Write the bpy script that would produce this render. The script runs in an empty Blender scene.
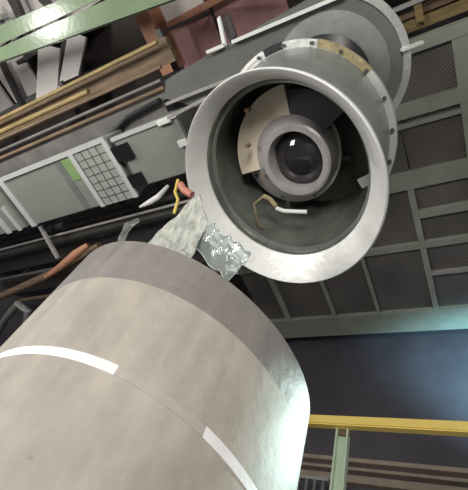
import bpy, bmesh, math, random
from mathutils import Vector, Matrix
random.seed(7)
sc = bpy.context.scene
COL = sc.collection
H = 1.6                       # eye height: coordinates below are measured from the eye, H lifts them onto the floor

# ------------------------------------------------------------------ camera
Xw = Vector((0.86944094, -0.15937873, -0.46762258))
Yw = Vector((0.39344354, 0.79582897, 0.46028082))
Zw = Vector((0.29878863, -0.58417007, 0.75463281))
cam = bpy.data.cameras.new('camera'); co = bpy.data.objects.new('camera', cam); COL.objects.link(co)
right = Vector((Xw[0], Yw[0], Zw[0])); down = Vector((Xw[1], Yw[1], Zw[1])); fwd = Vector((Xw[2], Yw[2], Zw[2]))
M = Matrix(((right[0], -down[0], -fwd[0], 0), (right[1], -down[1], -fwd[1], 0), (right[2], -down[2], -fwd[2], H), (0, 0, 0, 1)))
co.matrix_world = M
F = 394.0
cam.sensor_fit = 'HORIZONTAL'; cam.sensor_width = 36; cam.lens = 36 * F / 468
cam.clip_start = 0.05; cam.clip_end = 200
sc.camera = co

# ------------------------------------------------------------------ world, lamps, exposure
w = bpy.data.worlds.new('world'); sc.world = w; w.use_nodes = True
w.node_tree.nodes['Background'].inputs[0].default_value = (0.93, 0.97, 1.0, 1)
w.node_tree.nodes['Background'].inputs[1].default_value = 0.35
sc.view_settings.view_transform = 'Standard'; sc.view_settings.look = 'None'
sc.view_settings.gamma = 1; sc.view_settings.use_curve_mapping = False
sc.view_settings.exposure = 0.0

def light(kind, loc, target, energy, color, size=1.0, size_y=None, spot=60, blend=0.6):
    l = bpy.data.lights.new('lamp', kind); l.energy = energy; l.color = color
    if kind == 'AREA':
        l.shape = 'RECTANGLE'; l.size = size; l.size_y = size_y or size
    else:
        l.shadow_soft_size = size
    if kind == 'SPOT':
        l.spot_size = math.radians(spot); l.spot_blend = blend
    o = bpy.data.objects.new('lamp', l); COL.objects.link(o)
    o.location = Vector(loc) + Vector((0, 0, H))
    d = Vector(target) - Vector(loc)
    o.rotation_euler = d.to_track_quat('-Z', 'Y').to_euler()
    return o
light('AREA', (1.0, -3.6, 0.4), (-1.8, 2.0, 2.2), 300, (1.0, 0.96, 0.90), 1.6)       # work light behind the photographer
light('AREA', (-5.5, -3.5, 0.5), (-6.5, 0.5, 9.0), 380, (1.0, 0.97, 0.93), 2.0)     # unseen fill light added to brighten the roof at the left
light('POINT', (-8.4, -1.85, 3.9), (0, 0, 0), 330, (1.0, 1.0, 0.95), 0.22)           # hall lamp at the left
light('SPOT', (1.3, 6.9, 3.7), (-1.0, 2.6, 1.9), 3300, (0.76, 1.0, 0.95), 0.15, spot=25, blend=1.0)   # cool floodlight from the right
light('SPOT', (3.2, 6.0, 4.4), (0.9, 9.0, 6.7), 4300, (0.38, 0.80, 1.0), 0.3, spot=52, blend=1)

# ------------------------------------------------------------------ materials
MATS = {}
def mat(name, col, rough=0.6, metal=0.0, var=0.12, scale=3.0, bump=0.05, bscale=30, col2=None, stretch=None, trans=0.0, alpha=1.0, spec=0.5):
    if name in MATS: return MATS[name]
    m = bpy.data.materials.new(name); m.use_nodes = True; nt = m.node_tree; N = nt.nodes; L = nt.links
    b = N['Principled BSDF']; b.inputs['Roughness'].default_value = rough; b.inputs['Metallic'].default_value = metal
    b.inputs['Specular IOR Level'].default_value = spec
    tc = N.new('ShaderNodeTexCoord'); mp = N.new('ShaderNodeMapping'); L.new(tc.outputs['Object'], mp.inputs[0])
    if stretch: mp.inputs['Scale'].default_value = stretch
    n = N.new('ShaderNodeTexNoise'); n.inputs['Scale'].default_value = scale; n.inputs['Detail'].default_value = 8; n.inputs['Roughness'].default_value = 0.65
    L.new(mp.outputs[0], n.inputs['Vector'])
    r = N.new('ShaderNodeValToRGB'); r.color_ramp.elements[0].position = 0.3; r.color_ramp.elements[1].position = 0.72
    c2 = col2 or tuple(min(1, c * (1 + var)) for c in col)
    r.color_ramp.elements[0].color = (*[c * (1 - var) for c in col], 1); r.color_ramp.elements[1].color = (*c2, 1)
    L.new(n.outputs['Fac'], r.inputs[0]); L.new(r.outputs[0], b.inputs['Base Color'])
    if bump:
        n2 = N.new('ShaderNodeTexNoise'); n2.inputs['Scale'].default_value = bscale; n2.inputs['Detail'].default_value = 4
        L.new(mp.outputs[0], n2.inputs['Vector'])
        bp = N.new('ShaderNodeBump'); bp.inputs['Strength'].default_value = bump; bp.inputs['Distance'].default_value = 0.05
        L.new(n2.outputs['Fac'], bp.inputs['Height']); L.new(bp.outputs[0], b.inputs['Normal'])
    if trans: b.inputs['Transmission Weight'].default_value = trans
    if alpha < 1: b.inputs['Alpha'].default_value = alpha
    MATS[name] = m; return m

def mesh_mat(name, a, c, scale, rough=0.6):
    """expanded metal / fine mesh: crossed diagonal strands over dark voids"""
    m = bpy.data.materials.new(name); m.use_nodes = True; nt = m.node_tree; N = nt.nodes; L = nt.links
    b = N['Principled BSDF']; b.inputs['Roughness'].default_value = rough
    tc = N.new('ShaderNodeTexCoord')
    out = []
    for rot in (math.radians(28), math.radians(-28)):
        mp = N.new('ShaderNodeMapping'); mp.inputs['Rotation'].default_value = (0, 0, rot); L.new(tc.outputs['Object'], mp.inputs[0])
        wv = N.new('ShaderNodeTexWave'); wv.inputs['Scale'].default_value = scale; wv.bands_direction = 'X'; L.new(mp.outputs[0], wv.inputs['Vector'])
        out.append(wv.outputs['Fac'])
    mx = N.new('ShaderNodeMath'); mx.operation = 'MULTIPLY'; L.new(out[0], mx.inputs[0]); L.new(out[1], mx.inputs[1])
    r = N.new('ShaderNodeValToRGB'); r.color_ramp.elements[0].position = 0.15; r.color_ramp.elements[1].position = 0.4
    r.color_ramp.elements[0].color = (*a, 1); r.color_ramp.elements[1].color = (*c, 1)
    L.new(mx.outputs[0], r.inputs[0])
    n = N.new('ShaderNodeTexNoise'); n.inputs['Scale'].default_value = 0.8; n.inputs['Detail'].default_value = 4; L.new(tc.outputs['Object'], n.inputs['Vector'])
    r2 = N.new('ShaderNodeValToRGB'); r2.color_ramp.elements[0].color = (0.7, 0.7, 0.7, 1); r2.color_ramp.elements[1].color = (1.25, 1.2, 1.15, 1)
    r2.color_ramp.elements[0].position = 0.3; r2.color_ramp.elements[1].position = 0.7
    L.new(n.outputs['Fac'], r2.inputs[0])
    mm = N.new('ShaderNodeMix'); mm.data_type = 'RGBA'; mm.blend_type = 'MULTIPLY'; mm.inputs['Factor'].default_value = 1
    L.new(r.outputs[0], mm.inputs['A']); L.new(r2.outputs[0], mm.inputs['B']); L.new(mm.outputs['Result'], b.inputs['Base Color'])
    MATS[name] = m; return m

tank_m = mat('tank beige grey', (0.395, 0.36, 0.315), 0.62, 0, 0.17, 2.6, 0.12, 9)
def specks(m):
    nt = m.node_tree; N = nt.nodes; L = nt.links; b = N['Principled BSDF']; src = b.inputs['Base Color'].links[0].from_socket
    tc = N.new('ShaderNodeTexCoord'); n = N.new('ShaderNodeTexNoise'); n.inputs['Scale'].default_value = 7; n.inputs['Detail'].default_value = 3
    L.new(tc.outputs['Object'], n.inputs['Vector'])
    r = N.new('ShaderNodeValToRGB'); r.color_ramp.elements[0].position = 0.70; r.color_ramp.elements[1].position = 0.76
    r.color_ramp.elements[0].color = (1, 1, 1, 1); r.color_ramp.elements[1].color = (0.6, 0.58, 0.55, 1); L.new(n.outputs['Fac'], r.inputs[0])
    mp = N.new('ShaderNodeMapping'); mp.inputs['Scale'].default_value = (5, 5, 0.9); L.new(tc.outputs['Object'], mp.inputs[0])
    n2 = N.new('ShaderNodeTexNoise'); n2.inputs['Scale'].default_value = 1.3; n2.inputs['Detail'].default_value = 6; L.new(mp.outputs[0], n2.inputs['Vector'])
    r2 = N.new('ShaderNodeValToRGB'); r2.color_ramp.elements[0].position = 0.35; r2.color_ramp.elements[1].position = 0.65
    r2.color_ramp.elements[0].color = (0.88, 0.88, 0.88, 1); r2.color_ramp.elements[1].color = (1.08, 1.07, 1.05, 1); L.new(n2.outputs['Fac'], r2.inputs[0])
    prev = src
    for q in (r, r2):
        mm = N.new('ShaderNodeMix'); mm.data_type = 'RGBA'; mm.blend_type = 'MULTIPLY'; mm.inputs['Factor'].default_value = 1
        L.new(prev, mm.inputs['A']); L.new(q.outputs[0], mm.inputs['B']); prev = mm.outputs['Result']
    L.new(prev, b.inputs['Base Color'])
specks(tank_m)
bandshade_m = mat('tank band shade', (0.24, 0.22, 0.205), 0.6, 0, 0.15, 3, 0.2, 12)
specks(bandshade_m)
tape_m = mat('white tape', (0.82, 0.80, 0.80), 0.4, 0, 0.03, 6, 0.05)
tapeworn_m = mat('worn tape', (0.42, 0.38, 0.34), 0.6, 0, 0.12, 7, 0.05)
flare_m = mat('bright flare', (0.80, 0.80, 0.78), 0.4, 0.25, 0.08, 4, 0.1, 14)
galv = mat('galvanised steel', (0.62, 0.63, 0.61), 0.42, 0.55, 0.12, 4, 0.12, 14)
galvdark = mat('dull duct steel', (0.30, 0.32, 0.30), 0.42, 0.5, 0.2, 2.5, 0.1, 10)
inner_m = mat('duct lining', (0.22, 0.235, 0.205), 0.22, 0.6, 0.4, 2.5, 0.1, 8)
arm_m = mat('arm grey paint', (0.16, 0.165, 0.158), 0.45, 0.2, 0.18, 1.8, 0.08, 8)
cream_m = mat('cream enamel', (0.66, 0.58, 0.46), 0.4, 0, 0.15, 3, 0.05)
hub_m = mat('hub grey violet', (0.42, 0.395, 0.39), 0.38, 0.25, 0.15, 5, 0.05)
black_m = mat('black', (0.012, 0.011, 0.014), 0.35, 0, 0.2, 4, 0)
lens_m = mat('dark glass', (0.02, 0.018, 0.022), 0.08, 0, 0.2, 3, 0, spec=0.8)
white_m = mat('white metal', (0.75, 0.75, 0.72), 0.4, 0, 0.06, 6, 0.03)
rust_m = mat('rusty tape', (0.30, 0.25, 0.14), 0.8, 0, 0.4, 14, 0.2, 30)
green_m = mat('pale green paint', (0.20, 0.265, 0.165), 0.22, 0, 0.12, 2, 0.05, 12)
deckbeam_m = mat('deck beam paint', (0.31, 0.33, 0.27), 0.5, 0, 0.15, 2, 0.06, 12)
mesh_m = mesh_mat('deck mesh', (0.07, 0.064, 0.06), (0.24, 0.225, 0.215), 8.0)
cab_m = mat('cabinet grey green', (0.25, 0.265, 0.235), 0.5, 0.1, 0.08, 2, 0.03)
cabl_m = mat('cabinet trim', (0.55, 0.56, 0.54), 0.45, 0.1, 0.08, 2, 0.03)
cabg_m = mat('cabinet green strip', (0.22, 0.33, 0.14), 0.5, 0, 0.1, 2, 0.03)
duct2_m = mat('dusty duct', (0.15, 0.145, 0.135), 0.6, 0.1, 0.3, 2, 0.1)
grille_m = mat('grille grey', (0.36, 0.37, 0.34), 0.5, 0.1, 0.15, 5, 0.03)
gold_m = mat('yellow brass pipe', (0.29, 0.21, 0.09), 0.5, 0.1, 0.5, 4, 0.1, stretch=(0.4, 3, 3))
brown_m = mat('brown tray', (0.17, 0.115, 0.07), 0.65, 0, 0.5, 4, 0.1, stretch=(0.4, 3, 3))
orange_m = mat('orange brown steel', (0.42, 0.20, 0.12), 0.6, 0, 0.2, 3, 0.1)
pink_m = mat('red pink panel', (0.56, 0.30, 0.29), 0.7, 0, 0.25, 1.2, 0.1)
pale_m = mat('pale roof panel', (0.66, 0.61, 0.58), 0.7, 0, 0.1, 1.0, 0.1)
steeld_m = mat('dark steel', (0.065, 0.06, 0.058), 0.55, 0.1, 0.3, 3, 0.1)
steelm_m = mat('mid steel', (0.17, 0.165, 0.155), 0.5, 0.15, 0.3, 3, 0.1, stretch=(0.4, 3, 3))
steell_m = mat('light steel', (0.40, 0.39, 0.37), 0.45, 0.15, 0.2, 3, 0.1)
wall_m = mat('dark violet wall', (0.075, 0.066, 0.08), 0.7, 0, 0.25, 0.7, 0.1)
roof_m = mat('dark brown roof', (0.06, 0.048, 0.046), 0.8, 0, 0.3, 0.8, 0.1)
floor_m = mat('concrete floor', (0.27, 0.26, 0.25), 0.7, 0, 0.2, 1.0, 0.1)
yellow_m = mat('yellow paint', (1.0, 0.72, 0.20), 0.4, 0, 0.08, 4, 0.03)
post_m = mat('pale green post', (0.55, 0.66, 0.50), 0.4, 0, 0.06, 4, 0.03)
brownwall_m = mat('brown wall rail', (0.34, 0.27, 0.21), 0.6, 0, 0.2, 3, 0.05)
red_m = mat('red cable', (0.5, 0.2, 0.14), 0.5, 0, 0.1, 5, 0)
yel_m = mat('yellow cable', (0.65, 0.5, 0.12), 0.5, 0, 0.1, 5, 0)
film_m = mat('clear film', (0.80, 0.86, 0.83), 0.08, 0, 0.05, 6, 0.3, 7, trans=0.8)
sheet_m = mat('grey film', (0.50, 0.51, 0.46), 0.25, 0, 0.45, 5, 0.5, 8, stretch=(4, 4, 0.8), trans=0.1)

# ------------------------------------------------------------------ geometry helpers
class MB:
    def __init__(s): s.bm = bmesh.new()
    def box(s, x0, x1, y0, y1, z0, z1, bev=0.0):
        vs = [s.bm.verts.new((x, y, z)) for z in (z0, z1) for y in (y0, y1) for x in (x0, x1)]
        fs = [(0, 2, 3, 1), (4, 5, 7, 6), (0, 1, 5, 4), (2, 6, 7, 3), (0, 4, 6, 2), (1, 3, 7, 5)]
        faces = [s.bm.faces.new([vs[i] for i in f]) for f in fs]
        if bev:
            es = list({e for f in faces for e in f.edges})
            bmesh.ops.bevel(s.bm, geom=es, offset=bev, segments=2, affect='EDGES')
        return s
    def bar(s, a, b, w, h, up=(0, 0, 1)):
        a = Vector(a); b = Vector(b); d = (b - a).normalized(); up = Vector(up)
        if abs(d.dot(up)) > 0.98: up = Vector((1, 0, 0))
        u = d.cross(up).normalized() * w / 2; v = d.cross(u).normalized() * h / 2
        r = [[s.bm.verts.new(p + q) for q in (-u - v, u - v, u + v, -u + v)] for p in (a, b)]
        s.bm.faces.new(r[0][::-1]); s.bm.faces.new(r[1])
        for i in range(4): s.bm.faces.new((r[0][i], r[0][(i + 1) % 4], r[1][(i + 1) % 4], r[1][i]))
        return s
    def tube(s, pts, r, seg=12, cap=True):
        pts = [Vector(p) for p in pts]; rings = []
        for i, p in enumerate(pts):
            d = (pts[min(i + 1, len(pts) - 1)] - pts[max(i - 1, 0)]).normalized()
            u = d.cross(Vector((0, 0, 1)))
            if u.length < 0.05: u = d.cross(Vector((1, 0, 0)))
            u.normalize(); v = d.cross(u); rr = r[i] if isinstance(r, (list, tuple)) else r
            rings.append([s.bm.verts.new(p + rr * (math.cos(2 * math.pi * k / seg) * u + math.sin(2 * math.pi * k / seg) * v)) for k in range(seg)])
        s.skin(rings)
        if cap: s.bm.faces.new(rings[0][::-1]); s.bm.faces.new(rings[-1])
        return s
    def skin(s, rings, closed=True):
        for a, b in zip(rings, rings[1:]):
            n = len(a)
            for k in range(n if closed else n - 1):
                s.bm.faces.new((a[k], a[(k + 1) % n], b[(k + 1) % n], b[k]))
    def lathe(s, prof, seg=96, a0=0.0, a1=360.0, closeprof=False):
        """prof: (centre, normal, radius); angles measured around the normal from the +X side"""
        full = abs(a1 - a0) >= 359.9; n = seg if full else seg + 1; rings = []
        for c, nn, r in prof:
            nn = Vector(nn).normalized(); u = (Vector((1, 0, 0)) - nn * nn.x).normalized(); v = nn.cross(u); c = Vector(c)
            rings.append([s.bm.verts.new(c + r * (math.cos(t) * u + math.sin(t) * v)) for t in [math.radians(a0 + (a1 - a0) * k / seg) for k in range(n)]])
        if closeprof: rings.append(rings[0])
        s.skin(rings, full)
        if closeprof and not full:
            s.bm.faces.new([r[0] for r in rings[:-1]]); s.bm.faces.new([r[-1] for r in rings[:-1]][::-1])
        return rings
    def prism(s, pts, z0, z1):
        a = [s.bm.verts.new((x, y, z0)) for x, y in pts]; b = [s.bm.verts.new((x, y, z1)) for x, y in pts]
        s.bm.faces.new(a[::-1]); s.bm.faces.new(b); n = len(a)
        for i in range(n): s.bm.faces.new((a[i], a[(i + 1) % n], b[(i + 1) % n], b[i]))
        return s
    def build(s, name, m, parent=None, smooth=False, subsurf=0):
        bmesh.ops.recalc_face_normals(s.bm, faces=s.bm.faces[:])
        root = parent
        while root is not None and root.parent is not None: root = root.parent
        if parent is None:
            vs = [v.co for v in s.bm.verts]
            base = Vector(((min(v.x for v in vs) + max(v.x for v in vs)) / 2, (min(v.y for v in vs) + max(v.y for v in vs)) / 2, min(v.z for v in vs)))
        else:
            base = Vector(root['_base'])
        for v in s.bm.verts: v.co -= base
        me = bpy.data.meshes.new(name); s.bm.to_mesh(me); s.bm.free(); me.materials.append(m)
        if smooth:
            for p in me.polygons: p.use_smooth = True
            try: me.set_sharp_from_angle(angle=math.radians(35))
            except Exception: pass
        o = bpy.data.objects.new(name, me); COL.objects.link(o)
        if subsurf:
            md = o.modifiers.new('s', 'SUBSURF'); md.levels = md.render_levels = subsurf
        if parent is None:
            o.location = base + Vector((0, 0, H)); o['_base'] = tuple(base)
        else: o.parent = parent
        return o

def thing(name, base, label, cat, group=None):
    o = bpy.data.objects.new(name, None); COL.objects.link(o); o.location = Vector(base) + Vector((0, 0, H)); o['_base'] = tuple(base)
    o.empty_display_size = 0.1
    return tag(o, label, cat, group)
def tag(o, label, cat, group=None):
    o['label'] = label; o['category'] = cat; o['kind'] = 'thing'
    if group: o['group'] = group
    return o
def struct(o): o['kind'] = 'structure'; return o

def ray(x, y, z):
    """point at height z above the eye on the sight line of a photo pixel (used while surveying the place)"""
    d = Vector((x - 234, y - 245, F)); d = Vector((Xw.dot(d), Yw.dot(d), Zw.dot(d)))
    return d * (z / d.z)

# ------------------------------------------------------------------ the hall
struct(MB().box(-13.2, 9, -9, 9.2, -1.75, -1.6).build('floor', floor_m))
struct(MB().box(-13.2, 9, 9.0, 9.2, -1.6, 10.6).build('wall_back', wall_m))
struct(MB().box(-13.2, -13.0, -9, 9.0, -1.6, 10.6).build('wall_left', wall_m))
struct(MB().box(-13.2, 9, -9, 9.2, 10.6, 10.8).build('ceiling', roof_m))

# horizontal rails and ledges along the back wall
for i, (r, t, zz) in enumerate(((1.915, 0.07, 0), (2.0, 0.05, 0), (2.09, 0.12, 0))):
    z = 8.85 / r
    o = MB().box(-10, 8.5, 8.85, 9.0, z - t, z + t * 0.3).build('wall_rail', brownwall_m)
    tag(o, ['brown rail along the dark back wall, topmost of three under the yellow handrail', 'brown rail along the dark back wall, middle of three under the yellow handrail',
            'broad brown rail along the dark back wall, lowest of three'][i], 'rail', 'rails on the back wall')

# mezzanine platform seen from below
ZD = 8.0
pf = thing('mezzanine_platform', (0, 5, ZD), 'overhead steel platform with dark mesh panels between pale green beams', 'platform')
def XB(y0, y1, x0=-0.66, x1=0.5, dz=0.0, h=0.22, name='long_beam', m=None):
    return MB().box(x0 * ZD, x1 * ZD, y0 * ZD, y1 * ZD, ZD + dz, ZD + dz + h).build(name, m or deckbeam_m, pf)
XB(0.188, 0.215, x0=-0.02)
XB(0.318, 0.352, x0=-0.3); XB(0.366, 0.376, x0=-0.3, dz=0.02)
XB(0.492, 0.54)
XB(0.612, 0.634, x0=-0.06)
XB(0.715, 0.735)
XB(0.828, 0.836, x0=-0.06, dz=-0.02, m=steell_m)
XB(0.975, 1.065, dz=-0.02)
for x0, x1, y0, y1 in ((0.078, 0.115, 0.215, 0.98), (-0.066, -0.05, 0.54, 0.98), (-0.235, -0.225, 0.54, 0.98), (-0.385, -0.372, 0.54, 0.98), (-0.56, -0.54, 0.54, 0.98), (0.24, 0.28, 0.2, 0.98), (0.40, 0.43, 0.2, 0.98)):
    MB().box(x0 * ZD, x1 * ZD, y0 * ZD, y1 * ZD, ZD + 0.012, ZD + 0.2).build('cross_beam', deckbeam_m, pf)
xs = [-0.66, -0.54, -0.372, -0.225, -0.05, 0.11, 0.28, 0.5]; ys = [0.2, 0.335, 0.516, 0.725, 1.02]
for j in range(len(ys) - 1):
    for i in range(len(xs) - 1):
        if j == 0 and xs[i + 1] < 0.05: continue
        if j == 1 and xs[i + 1] < -0.2: continue
        MB().box(xs[i] * ZD + 0.01, xs[i + 1] * ZD - 0.01, ys[j] * ZD + 0.01, ys[j + 1] * ZD - 0.01, ZD + 0.10, ZD + 0.13).build('mesh_panel', mesh_m, pf)
for x in (-5.1, 3.8):
    o = MB().box(x - 0.12, x + 0.12, 8.3, 8.54, -1.6, ZD - 0.16).box(x - 0.2, x + 0.2, 8.22, 8.62, ZD - 0.16, ZD - 0.02).build('platform_column', steeld_m)
    tag(o, 'dark steel column carrying the mesh platform', 'column', 'platform columns')

# yellow guard rail in front of it
rl = thing('guard_rail', (-0.3, 4.55, -1.6), 'yellow guard rail on a pale green steel post', 'railing')
MB().box(-3.4, 2.4, 4.44, 4.56, 2.72, 2.845, 0.015).build('handrail', yellow_m, rl)['label'] = 'bright yellow top rail'
for x in (-1.46, 1.7, -3.2):
    p = MB().box(x - 0.075, x + 0.075, 4.6, 4.62, -1.6, 2.75).box(x - 0.075, x - 0.055, 4.52, 4.6, -1.6, 2.72).box(x + 0.055, x + 0.075, 4.52, 4.6, -1.6, 2.72).build('post', post_m, rl)
    MB().box(x - 0.085, x + 0.085, 4.562, 4.598, 2.66, 2.78).build('bracket', brown_m, p)
# small ledge rack seen between tank and post
rk = thing('ledge_rack', (-3.3, 8.2, 3.3), 'small brown rack of short uprights behind the guard rail', 'rack')
zr = 3.42
MB().box(-4.0, -2.65, 8.1, 8.7, zr - 0.1, zr).build('shelf', brownwall_m, rk)
for k in range(5):
    MB().box(-3.62 + k * 0.17, -3.56 + k * 0.17, 8.15, 8.22, zr, zr + 0.34).build('upright', steelm_m, rk)
MB().box(-3.66, -2.8, 8.14, 8.22, zr + 0.34, zr + 0.40).build('top_bar', steell_m, rk)
MB().box(-3.4, -3.3, 8.1, 9.0, zr - 0.3, zr - 0.1).build('bracket', steelm_m, rk)

# ------------------------------------------------------------------ roof over the left side
for i, (x0, x1, y0, y1, m, lab) in enumerate((
    (-1.34, -1.135, -0.16, -0.03, pale_m, 'pale roof panel at the far left above the brass pipes'),
    (-1.115, -0.985, -0.2, -0.055, pale_m, 'pale roof panel between dark joints, left of the slanting white struts'),
    (-1.34, -1.13, -0.42, -0.205, pale_m, 'pale roof panel left of the dark brace above the green girder'),
    (-1.11, -0.92, -0.42, -0.195, pale_m, 'pale roof panel beside the crossed dark braces above the green girder'),
    (-0.905, -0.6, -0.42, -0.165, pale_m, 'long pale roof panel right of the braces above the green girder'),
    (-0.51, -0.40, -0.14, -0.055, pale_m, 'pale grey roof panel above the brown cross rail near the arm'),
    (-0.39, -0.27, -0.14, -0.06, pale_m, 'pale grey roof panel at the top edge next to the grey arm'),
    (-0.515, -0.395, -0.04, 0.06, pink_m, 'pink red roof panel beside the upright bracket of the arm'),
    (-0.385, -0.22, -0.045, 0.06, pink_m, 'pink red roof panel above the white edge of the arm'))):
    z = 9.6
    o = MB().box(x0 * z, x1 * z, y0 * z, y1 * z, z, z + 0.08).build('cladding_sheet', m)
    tag(o, lab, 'roof panel', 'roof panels')
o = MB().box(-0.515 * 9.3, -0.2 * 9.3, -0.055 * 9.3, -0.04 * 9.3, 9.3, 9.5).build('roof_rail', orange_m)
tag(o, 'brown red roof rail between the pale and the pink panels', 'beam')
# pale frames hanging under the roof, left
zf = 8.6
fr = thing('pale_frame', (-9, -0.9, zf), 'pair of broad off-white slanted struts against the dark roof opening', 'frame')
MB().bar(ray(50, 46, zf + 0.5), ray(47, 106, zf), 0.62, 0.08).build('strut', pale_m, fr)
MB().bar(ray(78, 34, zf + 0.5), ray(66, 98, zf), 0.46, 0.08).build('strut', pale_m, fr)
MB().bar(ray(68, 38, zf + 0.7), ray(58, 100, zf + 0.2), 0.30, 0.05).build('strut', steeld_m, fr)
MB().box(-9.2, -6.9, -1.35, -1.25, zf + 0.45, 10.6).build('hanger', steeld_m, fr)
# green girder
zg = 7.0
gg = thing('green_girder', (-5.5, -1.2, zg), 'pale green painted box girder crossing the top left corner under the roof', 'girder')
def slant(x0, x1, ya0, ya1, yb0, yb1, z0, z1, name, m):
    b = MB(); a = [b.bm.verts.new(p) for p in ((x0, ya0, z0), (x1, yb0, z0), (x1, yb1, z0), (x0, ya1, z0), (x0, ya0, z1), (x1, yb0, z1), (x1, yb1, z1), (x0, ya1, z1))]
    for f in ((3, 2, 1, 0), (4, 5, 6, 7), (0, 1, 5, 4), (1, 2, 6, 5), (2, 3, 7, 6), (3, 0, 4, 7)): b.bm.faces.new([a[i] for i in f])
    return b.build(name, m, gg)
slant(-12.9, -1.4, -1.93, -1.86, -0.82, -0.36, zg, zg + 0.07, 'lower_flange', green_m)
slant(-12.9, -1.4, -1.91, -1.89, -0.44, -0.38, zg - 0.10, zg, 'lower_lip', green_m)
slant(-12.9, -1.4, -1.92, -1.90, -0.64, -0.58, zg + 0.07, zg + 0.62, 'web', green_m)
slant(-12.9, -1.4, -2.45, -1.985, -0.98, -0.865, zg + 0.02, zg + 0.09, 'side_flange', green_m)
for x, y in ((-11.8, -1.76), (-2.2, -0.72)): MB().box(x - 0.06, x + 0.06, y - 0.06, y + 0.06, zg + 0.3, 10.6).build('hanger', steeld_m, gg)
# dark bracing above it
for i, (a, b, t, lab) in enumerate((((8, -14), (32, 42), 0.22, 'dark steel roof brace running down to the green girder, leftmost'),
                       ((30, -14), (66, 22), 0.16, 'dark steel diagonal roof brace above the green girder, right of the others'),
                       ((-14, 26), (4, 16), 0.10, 'thin pale roof brace in the top left corner'),
                       ((-6, 12), (8, 32), 0.12, 'grey diagonal roof brace in the very corner'))):
    o = MB().bar(ray(*a, 9.2), ray(*b, 9.0), t, 0.15).build('roof_brace', (steeld_m, steeld_m, steell_m, steelm_m)[i])
    tag(o, lab, 'brace', 'roof braces')
# joints and rails between pale panels (below the girder)
o = MB().bar(ray(2, 62, 9.3), ray(24, 108, 9.3), 0.14, 0.15).build('roof_brace', steeld_m); tag(o, 'dark steel rib between pale roof panels under the green girder', 'brace', 'roof braces')
o = MB().box(-13, -8.0, -0.50, -0.12, 9.4, 9.55).build('roof_purlin', steelm_m); tag(o, 'dull grey purlin under the pale roof panels above the brass pipes', 'beam')
# red brown cross beam
rb = thing('cross_beam', (-4.6, -0.2, 8.3), 'orange brown cross beam running from the green girder to the pipe trays', 'beam')
MB().box(-0.585 * 8.3, -0.545 * 8.3, -1.3, 0.42, 8.3, 8.36).build('flange', orange_m, rb)
MB().box(-0.568 * 8.3, -0.560 * 8.3, -1.3, 0.42, 8.36, 8.75).build('web', orange_m, rb)
MB().box(-0.60 * 8.3, -0.54 * 8.3, -1.3, 0.42, 8.75, 8.82).build('flange', orange_m, rb)
MB().box(-4.985, -4.92, -1.2, -1.05, 8.82, 10.6).build('hanger', steeld_m, rb)

# ------------------------------------------------------------------ pipe trays (brass and brown), left
zt = 6.2
def xrun(name, y0, y1, z, x0, x1, m, lab, cat, h=0.12, rnd=False, group=None, dy=0.0):
    b = MB()
    if rnd:
        r = (y1 - y0) * z / 2; yc = (y0 + y1) / 2 * z
        b.tube([(x0 * z, yc, z + r), ((x0 + x1) / 2 * z, yc + dy / 2, z + r), (x1 * z, yc + dy, z + r)], r, 14)
    else: b.box(x0 * z, x1 * z, y0 * z, y1 * z, z, z + h)
    o = b.build(name, m, None, rnd); return tag(o, lab, cat, group)
xrun('conduit', -0.022, -0.006, zt, -2.0, -0.84, gold_m, 'thick yellow brass conduit, brightest of the overhead runs at left', 'pipe', rnd=True, group='overhead conduits', dy=0.12)
xrun('conduit', 0.004, 0.014, zt - 0.05, -2.0, -0.58, brown_m, 'brown conduit directly under the bright brass conduit', 'pipe', rnd=True, group='overhead conduits', dy=0.12)
xrun('conduit', -0.052, -0.04, zt + 0.1, -2.0, -0.56, gold_m, 'dull gold conduit above the bright brass conduit', 'pipe', rnd=True, group='overhead conduits', dy=0.12)
xrun('cable_tray', -0.03, 0.03, zt + 0.35, -2.0, -0.53, brown_m, 'broad brown cable tray behind the overhead conduits', 'cable tray')
xrun('conduit', 0.040, 0.050, zt - 0.1, -2.1, -0.60, steelm_m, 'grey conduit between the brown tray and the cabinets', 'pipe', rnd=True, group='overhead conduits', dy=0.08)
xrun('conduit', 0.064, 0.076, zt - 0.1, -2.1, -0.60, brown_m, 'lowest brown conduit just above the cabinet row', 'pipe', rnd=True, group='overhead conduits', dy=0.05)
xrun('duct_plate', 0.09, 0.155, 6.1, -2.1, -0.60, duct2_m, 'flat grey duct behind the cabinet row', 'duct', h=0.3)
for k, x in enumerate((-11.5, -6.3, -3.74)):
    o = MB().box(x - 0.05, x + 0.05, -0.35, 0.9, 6.9, 6.98).box(x - 0.03, x + 0.03, -0.32, -0.26, 6.98, 10.6).box(x - 0.03, x + 0.03, 0.82, 0.88, 6.98, 10.6).box(x - 0.03, x + 0.03, -0.02, 0.04, 6.62, 6.9).box(x - 0.02, x + 0.02, 0.4, 0.46, 6.35, 6.9).box(x - 0.02, x + 0.02, 0.7, 0.76, 6.3, 6.9).build('tray_hanger', steeld_m)
    tag(o, ('dark trapeze hanger at the far left of the conduits', 'dark trapeze hanger in the middle of the conduits', 'dark trapeze hanger at the right end of the conduits')[k], 'hanger', 'conduit hangers')

o = MB().tube([ray(106, 139, 6.04), ray(128, 118, 6.04), ray(160, 101, 6.04)], 0.055, 10).build('black_cable', black_m, None, True); tag(o, 'thick black cable lying along the underside of the flat grey duct above the cabinets', 'cable')

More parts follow.
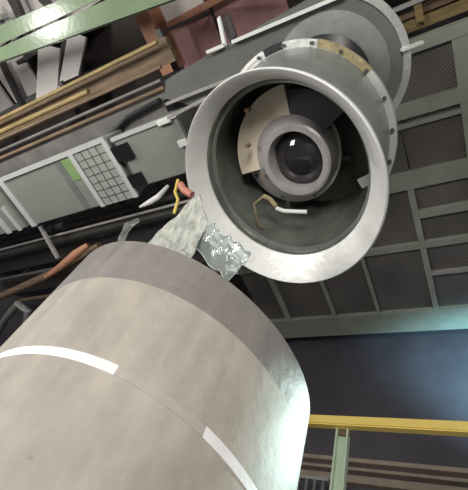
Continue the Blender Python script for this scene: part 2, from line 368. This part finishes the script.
# ------------------------------------------------------------------ cabinets hung in a row
zc = 5.5
def R(x): return x * zc
ca = thing('vented_cabinet', (R(-1.14), R(0.25), zc), 'long grey green cabinet with a square-holed grille at its right end', 'cabinet')
MB().box(R(-1.415), R(-0.875), R(0.145), R(0.35), zc, zc + 0.55, 0.02).build('body', cab_m, ca)
MB().box(R(-1.43), R(-0.87), R(0.135), R(0.15), zc - 0.04, zc + 0.03).build('edge_trim', cabl_m, ca)
MB().box(R(-1.432), R(-1.405), R(0.15), R(0.352), zc - 0.04, zc + 0.03).build('edge_trim', cabl_m, ca)
MB().box(R(-1.043), R(-1.022), R(0.15), R(0.352), zc - 0.04, zc + 0.0).build('edge_trim', cabl_m, ca)
MB().box(R(-0.888), R(-0.868), R(0.15), R(0.352), zc - 0.04, zc + 0.0).build('edge_trim', cabl_m, ca)
MB().box(R(-1.09), R(-1.043), R(0.155), R(0.235), zc - 0.012, zc).build('panel_strip', cabg_m, ca)['label'] = 'green painted strip'
MB().box(R(-1.125), R(-1.095), R(0.15), R(0.345), zc - 0.008, zc).build('panel_strip', galvdark, ca)
g = MB(); nx, ny = 4, 7; gx0, gx1, gy0, gy1 = R(-1.022), R(-0.888), R(0.152), R(0.35)
gv = [[g.bm.verts.new((gx0 + (gx1 - gx0) * i / nx, gy0 + (gy1 - gy0) * j / ny, zc - 0.03)) for i in range(nx + 1)] for j in range(ny + 1)]
gf = [g.bm.faces.new((gv[j][i], gv[j][i + 1], gv[j + 1][i + 1], gv[j + 1][i])) for j in range(ny) for i in range(nx)]
bmesh.ops.inset_individual(g.bm, faces=gf, thickness=0.05, depth=0.0)
for f in gf:
    for q in f.verts: q.co.z += 0.014
g.build('grille', grille_m, ca)
for x in (-7.4, -5.1): MB().box(x, x + 0.05, 1.2, 1.25, zc + 0.55, 10.6).build('hanger', steeld_m, ca)
cc = thing('end_cabinet', (R(-1.7), R(0.25), zc), 'grey green cabinet cut off by the left edge of the view', 'cabinet')
MB().box(R(-2.0), R(-1.47), R(0.16), R(0.35), zc, zc + 0.55, 0.02).build('body', cab_m, cc)
MB().box(R(-1.52), R(-1.50), R(0.24), R(0.352), zc - 0.04, zc).build('edge_trim', cabl_m, cc)
MB().box(R(-1.60), R(-1.57), R(0.16), R(0.352), zc - 0.03, zc).build('edge_trim', cabl_m, cc)
MB().box(-9.3, -9.25, 1.2, 1.25, zc + 0.55, 10.6).build('hanger', steeld_m, cc)
cb = thing('plain_cabinet', (R(-0.73), R(0.24), zc), 'plain grey cabinet with two pale clips beside the round duct', 'cabinet')
MB().box(R(-0.845), R(-0.60), R(0.155), R(0.325), zc, zc + 0.45, 0.02).build('body', cab_m, cb)
MB().box(R(-0.85), R(-0.60), R(0.148), R(0.160), zc - 0.03, zc + 0.03).build('edge_trim', cabl_m, cb)
MB().box(R(-0.665), R(-0.62), R(0.150), R(0.166), zc - 0.07, zc - 0.01, 0.01).build('clip', white_m, cb)
MB().box(R(-0.632), R(-0.60), R(0.222), R(0.243), zc - 0.07, zc - 0.01, 0.01).build('clip', white_m, cb)
MB().box(R(-0.868), R(-0.845), R(0.165), R(0.32), zc + 0.1, zc + 0.4).build('coupling', galvdark, cb)
MB().box(R(-0.866), R(-0.80), R(0.175), R(0.225), zc - 0.06, zc + 0.0).build('socket', black_m, cb)
MB().box(R(-0.866), R(-0.81), R(0.275), R(0.318), zc - 0.06, zc + 0.0).build('socket', black_m, cb)
MB().box(-4.0, -3.95, 1.2, 1.25, zc + 0.45, 10.6).build('hanger', steeld_m, cb)

# ------------------------------------------------------------------ dark runs under the cabinets
runs = [(0.375, 0.405, 6.0, steeld_m, 'dark steel channel directly under the cabinet row', True), (0.412, 0.422, 5.9, steell_m, 'thin pale pipe running under the cabinet row', True),
        (0.43, 0.465, 6.3, steelm_m, 'grey steel pipe, second below the cabinet row', True), (0.475, 0.53, 6.6, steeld_m, 'broad dark duct below the grey pipes', False),
        (0.56, 0.575, 6.3, steelm_m, 'thin grey pipe below the broad dark duct', True), (0.58, 0.66, 6.8, steeld_m, 'dark duct lowest above the beige tank', False),
        (0.70, 0.72, 6.5, brown_m, 'brown pipe lowest above the beige tank at the left edge', True)]
for y0, y1, z, m, lab, rnd in runs:
    xrun('pipe_run' if rnd else 'dark_duct', y0, y1, z, -1.9, -0.66, m, lab, 'pipe' if rnd else 'duct', h=0.25, rnd=rnd, group='runs below the cabinets')
for k, x in enumerate((-11.0, -6.9, -5.6)):
    o = MB().box(x - 0.05, x + 0.05, 2.1, 4.9, 7.2, 7.3).box(x - 0.03, x + 0.03, 2.2, 2.28, 7.3, 10.6).box(x - 0.03, x + 0.03, 4.7, 4.78, 7.3, 10.6)
    for y0, y1, z, m, lab, rnd in runs:
        yc = (y0 + y1) / 2 * z; o.box(x - 0.02, x + 0.02, yc - 0.02, yc + 0.02, z + (0.1 if rnd else 0.25), 7.2)
    tag(o.build('run_hanger', steeld_m), ('dark hanger frame far left over the beige tank', 'dark hanger frame over the middle of the pipe runs', 'dark hanger frame behind the plastic film')[k], 'hanger', 'pipe run hangers')
o = MB().bar(ray(40, 226, 5.75), ray(58, 258, 5.6), 0.1, 0.06).build('strut', steell_m); tag(o, 'pale short strut slanting down from the vented cabinet', 'strut')
o = MB().tube([ray(-6, 340, 4.6), ray(6, 318, 4.7), ray(18, 304, 4.8), ray(28, 312, 4.7), ray(26, 330, 4.5)], 0.09, 12).build('bent_pipe', steelm_m, None, True); tag(o, 'bent pale pipe at the left edge behind the tank', 'pipe')
o = MB().tube([ray(-8, 300, 5.4), ray(20, 288, 5.4), ray(60, 270, 5.6), ray(100, 246, 5.9)], 0.1, 12).build('olive_pipe', brown_m, None, True); tag(o, 'long olive brown pipe with an orange elbow rising behind the left rim of the tank', 'pipe')
MB().tube([ray(46, 277, 5.40), ray(62, 266, 5.38), ray(76, 254, 5.42), ray(88, 245, 5.6)], [0.05, 0.09, 0.1, 0.06], 12).build('elbow', orange_m, o, True)['label'] = 'orange brown elbow'

# ------------------------------------------------------------------ right top: brown trays above the platform
for i, (y0, y1, z, x0, x1, m, lab, cat) in enumerate((
    (0.150, 0.172, 9.0, -0.12, 0.5, gold_m, 'tan beam beside the edge of the mesh platform, top right', 'beam'),
    (0.116, 0.124, 8.8, -0.065, 0.08, steell_m, 'thin pale rod in the brown roof bay, top right', 'rod'),
    (0.134, 0.145, 9.02, -0.12, 0.5, brown_m, 'brown beam next to the tan beam, top right', 'beam'),
    (0.02, 0.085, 9.2, -0.12, 0.5, brown_m, 'broad brown beam at the top right edge', 'beam'))):
    xrun('roof_beam' if cat == 'beam' else 'roof_rod', y0, y1, z, x0, x1, m, lab, cat, h=0.15)
o = MB().box(0.07 * 8.9, 0.14 * 8.9, -0.3, 0.18 * 8.9, 9.36, 9.6).build('roof_beam', orange_m); tag(o, 'orange brown roof beam crossing the brown bay, top right corner', 'beam')
o = MB().bar((0.30, 1.28, 9.25), (4.4, 1.05, 9.25), 0.16, 0.08).build('roof_beam', orange_m); tag(o, 'slightly skewed orange brown bar between the brown beams, top right', 'beam')
o = MB().box(0.02 * 8.9, 0.035 * 8.9, 0.0, 0.16 * 8.9, 8.85, 8.99).build('roof_beam', gold_m); tag(o, 'short tan cross piece at the end of the pale rod, top right', 'beam')
for k, x in enumerate((0.5, 3.5)):
    tag(MB().box(x, x + 0.1, 0.3, 1.6, 9.4, 9.5).box(x, x + 0.1, 0.9, 1.0, 9.5, 10.6).build('roof_hanger', steeld_m), 'dark hanger holding the brown beams at the top right', 'hanger', 'roof hangers')

# ------------------------------------------------------------------ swing arm of the extraction duct
AC = Vector((-0.835, 0.945, 4.8)); AR = 0.835
arm = thing('extraction_arm', (AC.x, AC.y, 4.8), 'long flat grey extraction arm tapering left with a rounded end over the duct', 'duct arm')
def armoutline(rr, tip0, tip1):
    pts = []
    c = (AC.x, AC.y)
    # tangent from the tips to the circle
    def tang(p, side):
        d = math.hypot(p[0] - c[0], p[1] - c[1]); a = math.atan2(p[1] - c[1], p[0] - c[0]); b = math.acos(rr / d)
        return a + side * b
    a0 = tang(tip0, 1); a1 = tang(tip1, -1)
    while a1 < a0: a1 += 2 * math.pi
    # arc on the far (+X) side
    if (a1 - a0) < math.pi * 0.8: a0 += 2 * math.pi
    n = 48
    for k in range(n + 1):
        t = a0 + (a1 - a0) * k / n; pts.append((c[0] + rr * math.cos(t), c[1] + rr * math.sin(t)))
    return [tip0] + pts + [tip1] if True else pts
tA = ray(166, 80, 4.8); tB = ray(164, 98, 4.8)
def outline(rr, e=0.0):
    c = (AC.x, AC.y); res = []
    pa = (tA.x - e, tA.y - e); pb = (tB.x - e, tB.y + e)
    def ang(p, s):
        d = math.hypot(p[0] - c[0], p[1] - c[1]); a = math.atan2(p[1] - c[1], p[0] - c[0]); return a + s * math.acos(rr / d)
    s = ang(pa, 1); t = ang(pb, -1)          # pa is the -Y tip
    while t < s: t += 2 * math.pi
    for k in range(61):
        q = s + (t - s) * k / 60; res.append((c[0] + rr * math.cos(q), c[1] + rr * math.sin(q)))
    return [pa] + res + [pb]
MB().prism(outline(AR - 0.05, -0.0), 4.80, 5.35).build('housing', arm_m, arm, False)
# base flange as a rim ring following the outline
def rim(o1, o2, z0, z1, name, m, par):
    b = MB(); a = [[b.bm.verts.new((x, y, z)) for x, y in o] for o, z in ((o1, z0), (o2, z0), (o2, z1), (o1, z1))]
    a.append(a[0]); b.skin(a); return b.build(name, m, par)
b = MB(); b.lathe([((AC.x, AC.y, z), (0, 0, 1), q) for z, q in ((4.78, AR - 0.07), (4.78, AR + 0.005), (4.84, AR + 0.005), (4.84, AR - 0.07))], 64, -75, 118, True); b.build('rim_flange', galv, arm)
b = MB(); b.lathe([((AC.x, AC.y, z), (0, 0, 1), q) for z, q in ((4.83, AR - 0.08), (4.80, AR - 0.2), (4.76, 0.35), (4.76, 0.05), (4.84, 0.05), (4.84, AR - 0.08))], 64, 0, 360, True); b.build('end_dish', galvdark, arm, True)
# stiffener channel on the +Y flank, edge strip and bracket on the -Y flank
p0 = ray(166, 104, 4.75); p1 = ray(262, 66, 4.75)
MB().bar(p0, p1, 0.035, 0.05).build('side_rail', steell_m, arm)
MB().bar(ray(168, 118, 4.7), ray(206, 98, 4.7), 0.035, 0.05).build('side_rail', steell_m, arm)
MB().bar(ray(166, 106, 4.86), ray(250, 76, 4.86), 0.16, 0.04).build('side_web', black_m, arm)
MB().bar(ray(232, 42, 4.76), ray(345, -6, 4.76), 0.035, 0.05).build('edge_strip', white_m, arm)
MB().bar(ray(207, 52, 4.76), ray(224, 45, 4.76), 0.035, 0.05).build('edge_strip', white_m, arm)
br = MB().bar(ray(219, 18, 5.4), ray(225, 46, 4.85), 0.05, 0.03).build('bracket', white_m, arm)
MB().bar(ray(226, 18, 5.5), ray(234, 40, 4.95), 0.12, 0.03).build('bracket_web', steeld_m, br)
MB().bar(ray(402, 50, 4.75), ray(422, 42, 4.9), 0.03, 0.05).build('stay', white_m, arm)
MB().box(-1.0, -0.7, 0.8, 1.1, 5.35, 10.6).build('hanger_column', arm_m, arm)

# ------------------------------------------------------------------ round duct mouth
NN = Vector((0.195, 0.193, 0.96)).normalized()
C0 = ray(272.7, 187.6, 3.2); C1 = Vector((-1.276, 1.372, 3.35)); CB = Vector((-1.156, 1.323, 4.0))
duct = thing('round_duct', tuple(C0), 'short round steel duct with a wide bright flared mouth and a dark hub inside', 'duct')
def at(c, t): return c + NN * t
TI = 0.845
# flared mouth: bright cone from outer lip to throat
b = MB()
b.lathe([(at(C0, -0.012), NN, 1.022), (at(C0, 0.004), NN, 1.034), (at(C0, 0.05), NN, 1.03), (at(C1, 0.03), NN, 0.90), (at(C1, 0.03), NN, 0.853), (at(C1, 0.0), NN, 0.856), (at(C0, 0.0), NN, 1.0)], 128, closeprof=True)
b.build('flared_mouth', flare_m, duct, True)['label'] = 'bright bare metal flare'
# outer tube, from the mouth to the back flange
CT = at(CB, 0.55)
b = MB(); b.lathe([(at(C1, 0.0), NN, 0.925), (at(CB, 0.0), NN, 0.90), (at(CB, 0.35), NN, 0.86), (at(CB, 0.35), NN, 0.80)], 96)
b.build('tube', galvdark, duct, True)
# inner lining
CE = at(CB, 0.28)
b = MB(); b.lathe([(at(C1, 0.015), NN, 0.853), (at(C1, 0.25), NN, 0.83), (CB, NN, 0.80), (CE, NN, 0.78), (at(CE, 0.02), NN, 0.05)], 96)
b.build('lining', inner_m, duct, True)
b = MB(); b.lathe([(at(C1, 0.09), NN, 0.845), (at(C1, 0.09), NN, 0.815), (at(C1, 0.12), NN, 0.815), (at(C1, 0.12), NN, 0.845)], 96, closeprof=True); b.build('inner_bead', galvdark, duct, True)
# back flange with bolts
b = MB(); b.lathe([(at(CB, -0.03), NN, 0.89), (at(CB, -0.03), NN, 0.963), (at(CB, 0.02), NN, 0.963), (at(CB, 0.02), NN, 0.89)], 96, closeprof=True)
fl = b.build('back_flange', galv, duct, True)
u = (Vector((1, 0, 0)) - NN * NN.x).normalized(); v = NN.cross(u)
for k in range(20):
    t = 2 * math.pi * k / 20 + 0.12; c = at(CB, -0.03) + 0.93 * (math.cos(t) * u + math.sin(t) * v)
    MB().tube([c - NN * 0.025, c], 0.018, 6).build('bolt', steeld_m, fl)
# rusty tape patches on the flange rim
for a0, a1 in ((-62, -28), (-97, -84)):
    b = MB(); b.lathe([(at(CB, -0.036), NN, 0.90), (at(CB, -0.036), NN, 0.970), (at(CB, 0.005), NN, 0.970), (at(CB, 0.005), NN, 0.90)], 20, a0, a1, True); b.build('tape_patch', rust_m if a0 > -90 else black_m, fl)['label'] = 'rust brown tape patch' if a0 > -90 else 'black tape patch'
b = MB(); b.lathe([(at(CB, -0.036), NN, 0.93), (at(CB, -0.036), NN, 0.968), (at(CB, 0.0), NN, 0.968), (at(CB, 0.0), NN, 0.93)], 24, -150, -98, True); b.build('edge_highlight', white_m, fl)  # highlight along the flange edge, put in as a white arc
# neck up to the arm
b = MB(); b.lathe([(at(CB, 0.35), NN, 0.80), (at(CB, 0.45), NN, 0.5), (Vector((-0.9, 1.0, 4.745)), Vector((0, 0, 1)), 0.5)], 64); b.build('neck', black_m, duct, True)

# hub: bell with plate, ring and dark glass
HC = ray(295, 161, 3.62)
HD = ray(290, 151, 3.95)
b = MB(); b.lathe([(HD, NN, 0.56), (at(HD, -0.02), NN, 0.57), (at(HD, -0.04), NN, 0.55), (HC.lerp(HD, 0.55), NN, 0.47), (HC.lerp(HD, 0.12), NN, 0.385), (HC, NN, 0.37), (at(HC, -0.015), NN, 0.35), (at(HC, -0.015), NN, 0.295), (at(HC, 0.02), NN, 0.285), (at(HC, 0.24), NN, 0.28)], 72)
hub = b.build('hub', hub_m, duct, True)
b = MB(); b.lathe([(at(HC, 0.14), NN, 0.283), (at(HC, 0.08), NN, 0.23), (at(HC, 0.04), NN, 0.12), (at(HC, 0.03), NN, 0.005)], 48); b.build('glass_dome', lens_m, hub, True)
for k in range(8):
    t = 2 * math.pi * k / 8 + 0.5; c = HC.lerp(HD, 0.75) + 0.5 * (math.cos(t) * u + math.sin(t) * v) - NN * 0.01
    MB().tube([c - NN * 0.03, c], 0.02, 8).build('bolt', steeld_m, hub)
# cream guide plate at the left of the hub, spanning from lining to hub
b = MB(); b.lathe([(at(HC, 0.10), NN, 0.375), (at(HC, 0.08), NN, 0.72), (at(HC, 0.11), NN, 0.72), (at(HC, 0.13), NN, 0.375)], 30, 178, 275, True)
b.build('guide_plate', cream_m, duct, True)['label'] = 'cream guide plate left of the hub'
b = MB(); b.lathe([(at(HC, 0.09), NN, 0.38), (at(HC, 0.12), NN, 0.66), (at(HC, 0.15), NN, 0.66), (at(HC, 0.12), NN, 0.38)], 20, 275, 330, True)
b.build('hub_shade', black_m, duct, True)['label'] = 'black plate standing for the shade above the hub'  # black sector put in for the wedge of shade above the hub
for px, py in ((247, 110), (247, 146), (264, 176)):
    c = ray(px, py, 3.7); MB().tube([c - NN * 0.02, c + NN * 0.05], 0.022, 8).build('bolt', brown_m, duct)
# four stays holding the hub
for t in (20, 110, 200, 290):
    d = math.cos(math.radians(t)) * u + math.sin(math.radians(t)) * v
    MB().bar(HD + d * 0.5 + NN * 0.05, HD + d * 0.66 + NN * 0.05, 0.05, 0.1, NN).build('stay', steeld_m, duct)
# handle bar and thin cable under the hub
MB().tube([ray(276, 208, 3.5), ray(284, 211, 3.49), ray(307, 212, 3.49)], 0.022, 10).build('handle', white_m, duct, True)['label'] = 'small bright handle bar'
MB().tube([ray(264, 196, 3.6), ray(254, 204, 3.52), ray(258, 222, 3.5), ray(264, 228, 3.55)], 0.012, 8).build('cable', rust_m, duct, True)
MB().tube([ray(264, 196, 3.6), ray(270, 199, 3.56), ray(276, 206, 3.52)], 0.025, 8).build('clamp', rust_m, duct, True)
MB().bar(ray(360, 184, 3.42), ray(372, 178, 3.42), 0.09, 0.03).build('lug', galv, duct)

# ------------------------------------------------------------------ the beige tank
D = 3.2; az = math.radians(-44.95); TC = Vector((D * math.sin(az), D * math.cos(az), 0)); TR = 1.2065; SL = 0.14
tank = thing('beige_tank', (TC.x, TC.y, -1.6), 'huge beige grey cylindrical tank with a top band darkened by painted-in shade and white painted ring', 'tank')
def ring(b, z, r, a0=0, a1=360, n=128, paint=False, band=False):
    full = a1 - a0 >= 359.9; out = []
    for k in range(n if full else n + 1):
        t = math.radians(a0 + (a1 - a0) * k / n); dx = math.sin(t); dy = math.cos(t)
        s = SL if z > -1 else 0
        if band: out.append(b.bm.verts.new((TC.x + r * dx, TC.y + r * dy, z + BSX * dx + BSY * dy))); continue
        out.append(b.bm.verts.new((TC.x + r * dx, TC.y + r * dy, z + 0.093 * dx - 0.329 * dy if paint else z - s * TR * (dx + dy))))
    return out
ZT = 1.955; ZBm = 1.375; BSX, BSY = 0.03, -0.27
b = MB(); rs = [ring(b, z, r) for z, r in ((-1.6, TR), (-0.5, TR), (0.5, TR))] + [ring(b, z, r, band=True) for z, r in ((ZBm - 0.4, TR), (ZBm, TR), (ZBm, TR - 0.12))] + [ring(b, -1.55, TR - 0.12)]
b.skin(rs); b.bm.faces.new(rs[-1]); b.bm.faces.new(rs[0]); b.build('shell', tank_m, tank, True)
b = MB(); rs = [ring(b, ZBm, TR - 0.12, band=True), ring(b, ZBm, TR, band=True)] + [ring(b, z, r) for z, r in ((ZT - 0.02, TR), (ZT, TR - 0.02), (ZT, TR - 0.11), (ZT - 0.02, TR - 0.12))]
rs.append(rs[0]); b.skin(rs); b.build('shade_band', bandshade_m, tank, True)['label'] = 'top band with shade painted in as darker grey'  # mostly shade below the rim, put into the colour of the band
def stripe(z0, z1, a0, a1, name, m, lab):
    b = MB(); rs = [ring(b, z, r, a0, a1, 40, True) for z, r in ((z0, TR - 0.004), (z0, TR + 0.003), (z1, TR + 0.003), (z1, TR - 0.004))]
    rs.append(rs[0]); b.skin(rs, False); b.build(name, m, tank, True)['label'] = lab
stripe(0.64, 0.70, 148, 240, 'ring_stripe', tape_m, 'bright white ring stripe')
stripe(0.642, 0.694, 121.5, 148, 'ring_stripe', tapeworn_m, 'worn faint stretch of the ring stripe')
stripe(0.64, 0.70, 60, 121.5, 'ring_stripe', tape_m, 'bright white ring stripe')

# crumpled film hanging between tank rim and duct
def film(corners, z, nx, ny, amp, name, m, lab, cat, seed, group=None, th=0.006):
    random.seed(seed); b = MB(); g = []
    P = [ray(x, y, zz) for (x, y), zz in zip(corners, z)]
    for j in range(ny + 1):
        row = []
        for i in range(nx + 1):
            s = i / nx; t = j / ny
            p = P[0] * (1 - s) * (1 - t) + P[1] * s * (1 - t) + P[2] * s * t + P[3] * (1 - s) * t
            k = amp * (math.sin(s * 14 + seed + t * 3) * 0.6 + random.uniform(-1, 1))
            row.append(b.bm.verts.new(p + Vector((0.6, -0.6, 0.5)) * k + Vector((random.uniform(-1, 1), random.uniform(-1, 1), 0)) * amp * 0.6))
        g.append(row)
    for j in range(ny):
        for i in range(nx): b.bm.faces.new((g[j][i], g[j][i + 1], g[j + 1][i + 1], g[j + 1][i]))
    o = b.build(name, m, None, True); md = o.modifiers.new('t', 'SOLIDIFY'); md.thickness = th; md2 = o.modifiers.new('s', 'SUBSURF'); md2.levels = md2.render_levels = 1
    return tag(o, lab, cat, group)
film([(188, 240), (212, 220), (250, 256), (232, 282)], (2.4, 2.45, 2.1, 2.0), 9, 12, 0.035, 'plastic_film', film_m, 'crumpled clear plastic film bunched between tank rim and duct mouth', 'plastic film', 3)
film([(138, 250), (198, 196), (208, 222), (190, 262)], (2.15, 2.75, 2.5, 2.05), 10, 8, 0.03, 'plastic_sheet', sheet_m, 'greyish translucent sheet rising from the tank rim left of the clear film', 'plastic sheet', 5)
o = MB().tube([ray(180, 184, 3.2), ray(184, 190, 3.15), ray(192, 195, 3.1)], 0.038, 10).build('red_hose', red_m, None, True); tag(o, 'short red hose tucked beside the left edge of the duct mouth', 'hose')
o = MB().tube([ray(178, 180, 3.3), ray(175, 192, 3.15), ray(178, 200, 3.1), ray(174, 214, 2.95)], 0.016, 8).build('yellow_cable', yel_m, None, True); tag(o, 'thin yellow cable left of the duct mouth', 'cable')
MB().tube([ray(140, 207, 5.2), ray(150, 202, 5.2), ray(158, 197, 5.25), ray(168, 186, 5.53)], [0.02, 0.05, 0.05, 0.03], 10).build('cable_gland', white_m, cb, True)['label'] = 'bright short pipe stub'
o = MB().tube([ray(120, 252, 2.07), ray(122, 238, 2.15), ray(128, 226, 2.3), ray(138, 220, 2.4)], [0.03, 0.03, 0.035, 0.02], 10).build('grey_hose', steelm_m, None, True); tag(o, 'grey hose end standing on the rim at the top of the tank', 'hose')

for o in bpy.data.objects:
    if '_base' in o.keys(): del o['_base']
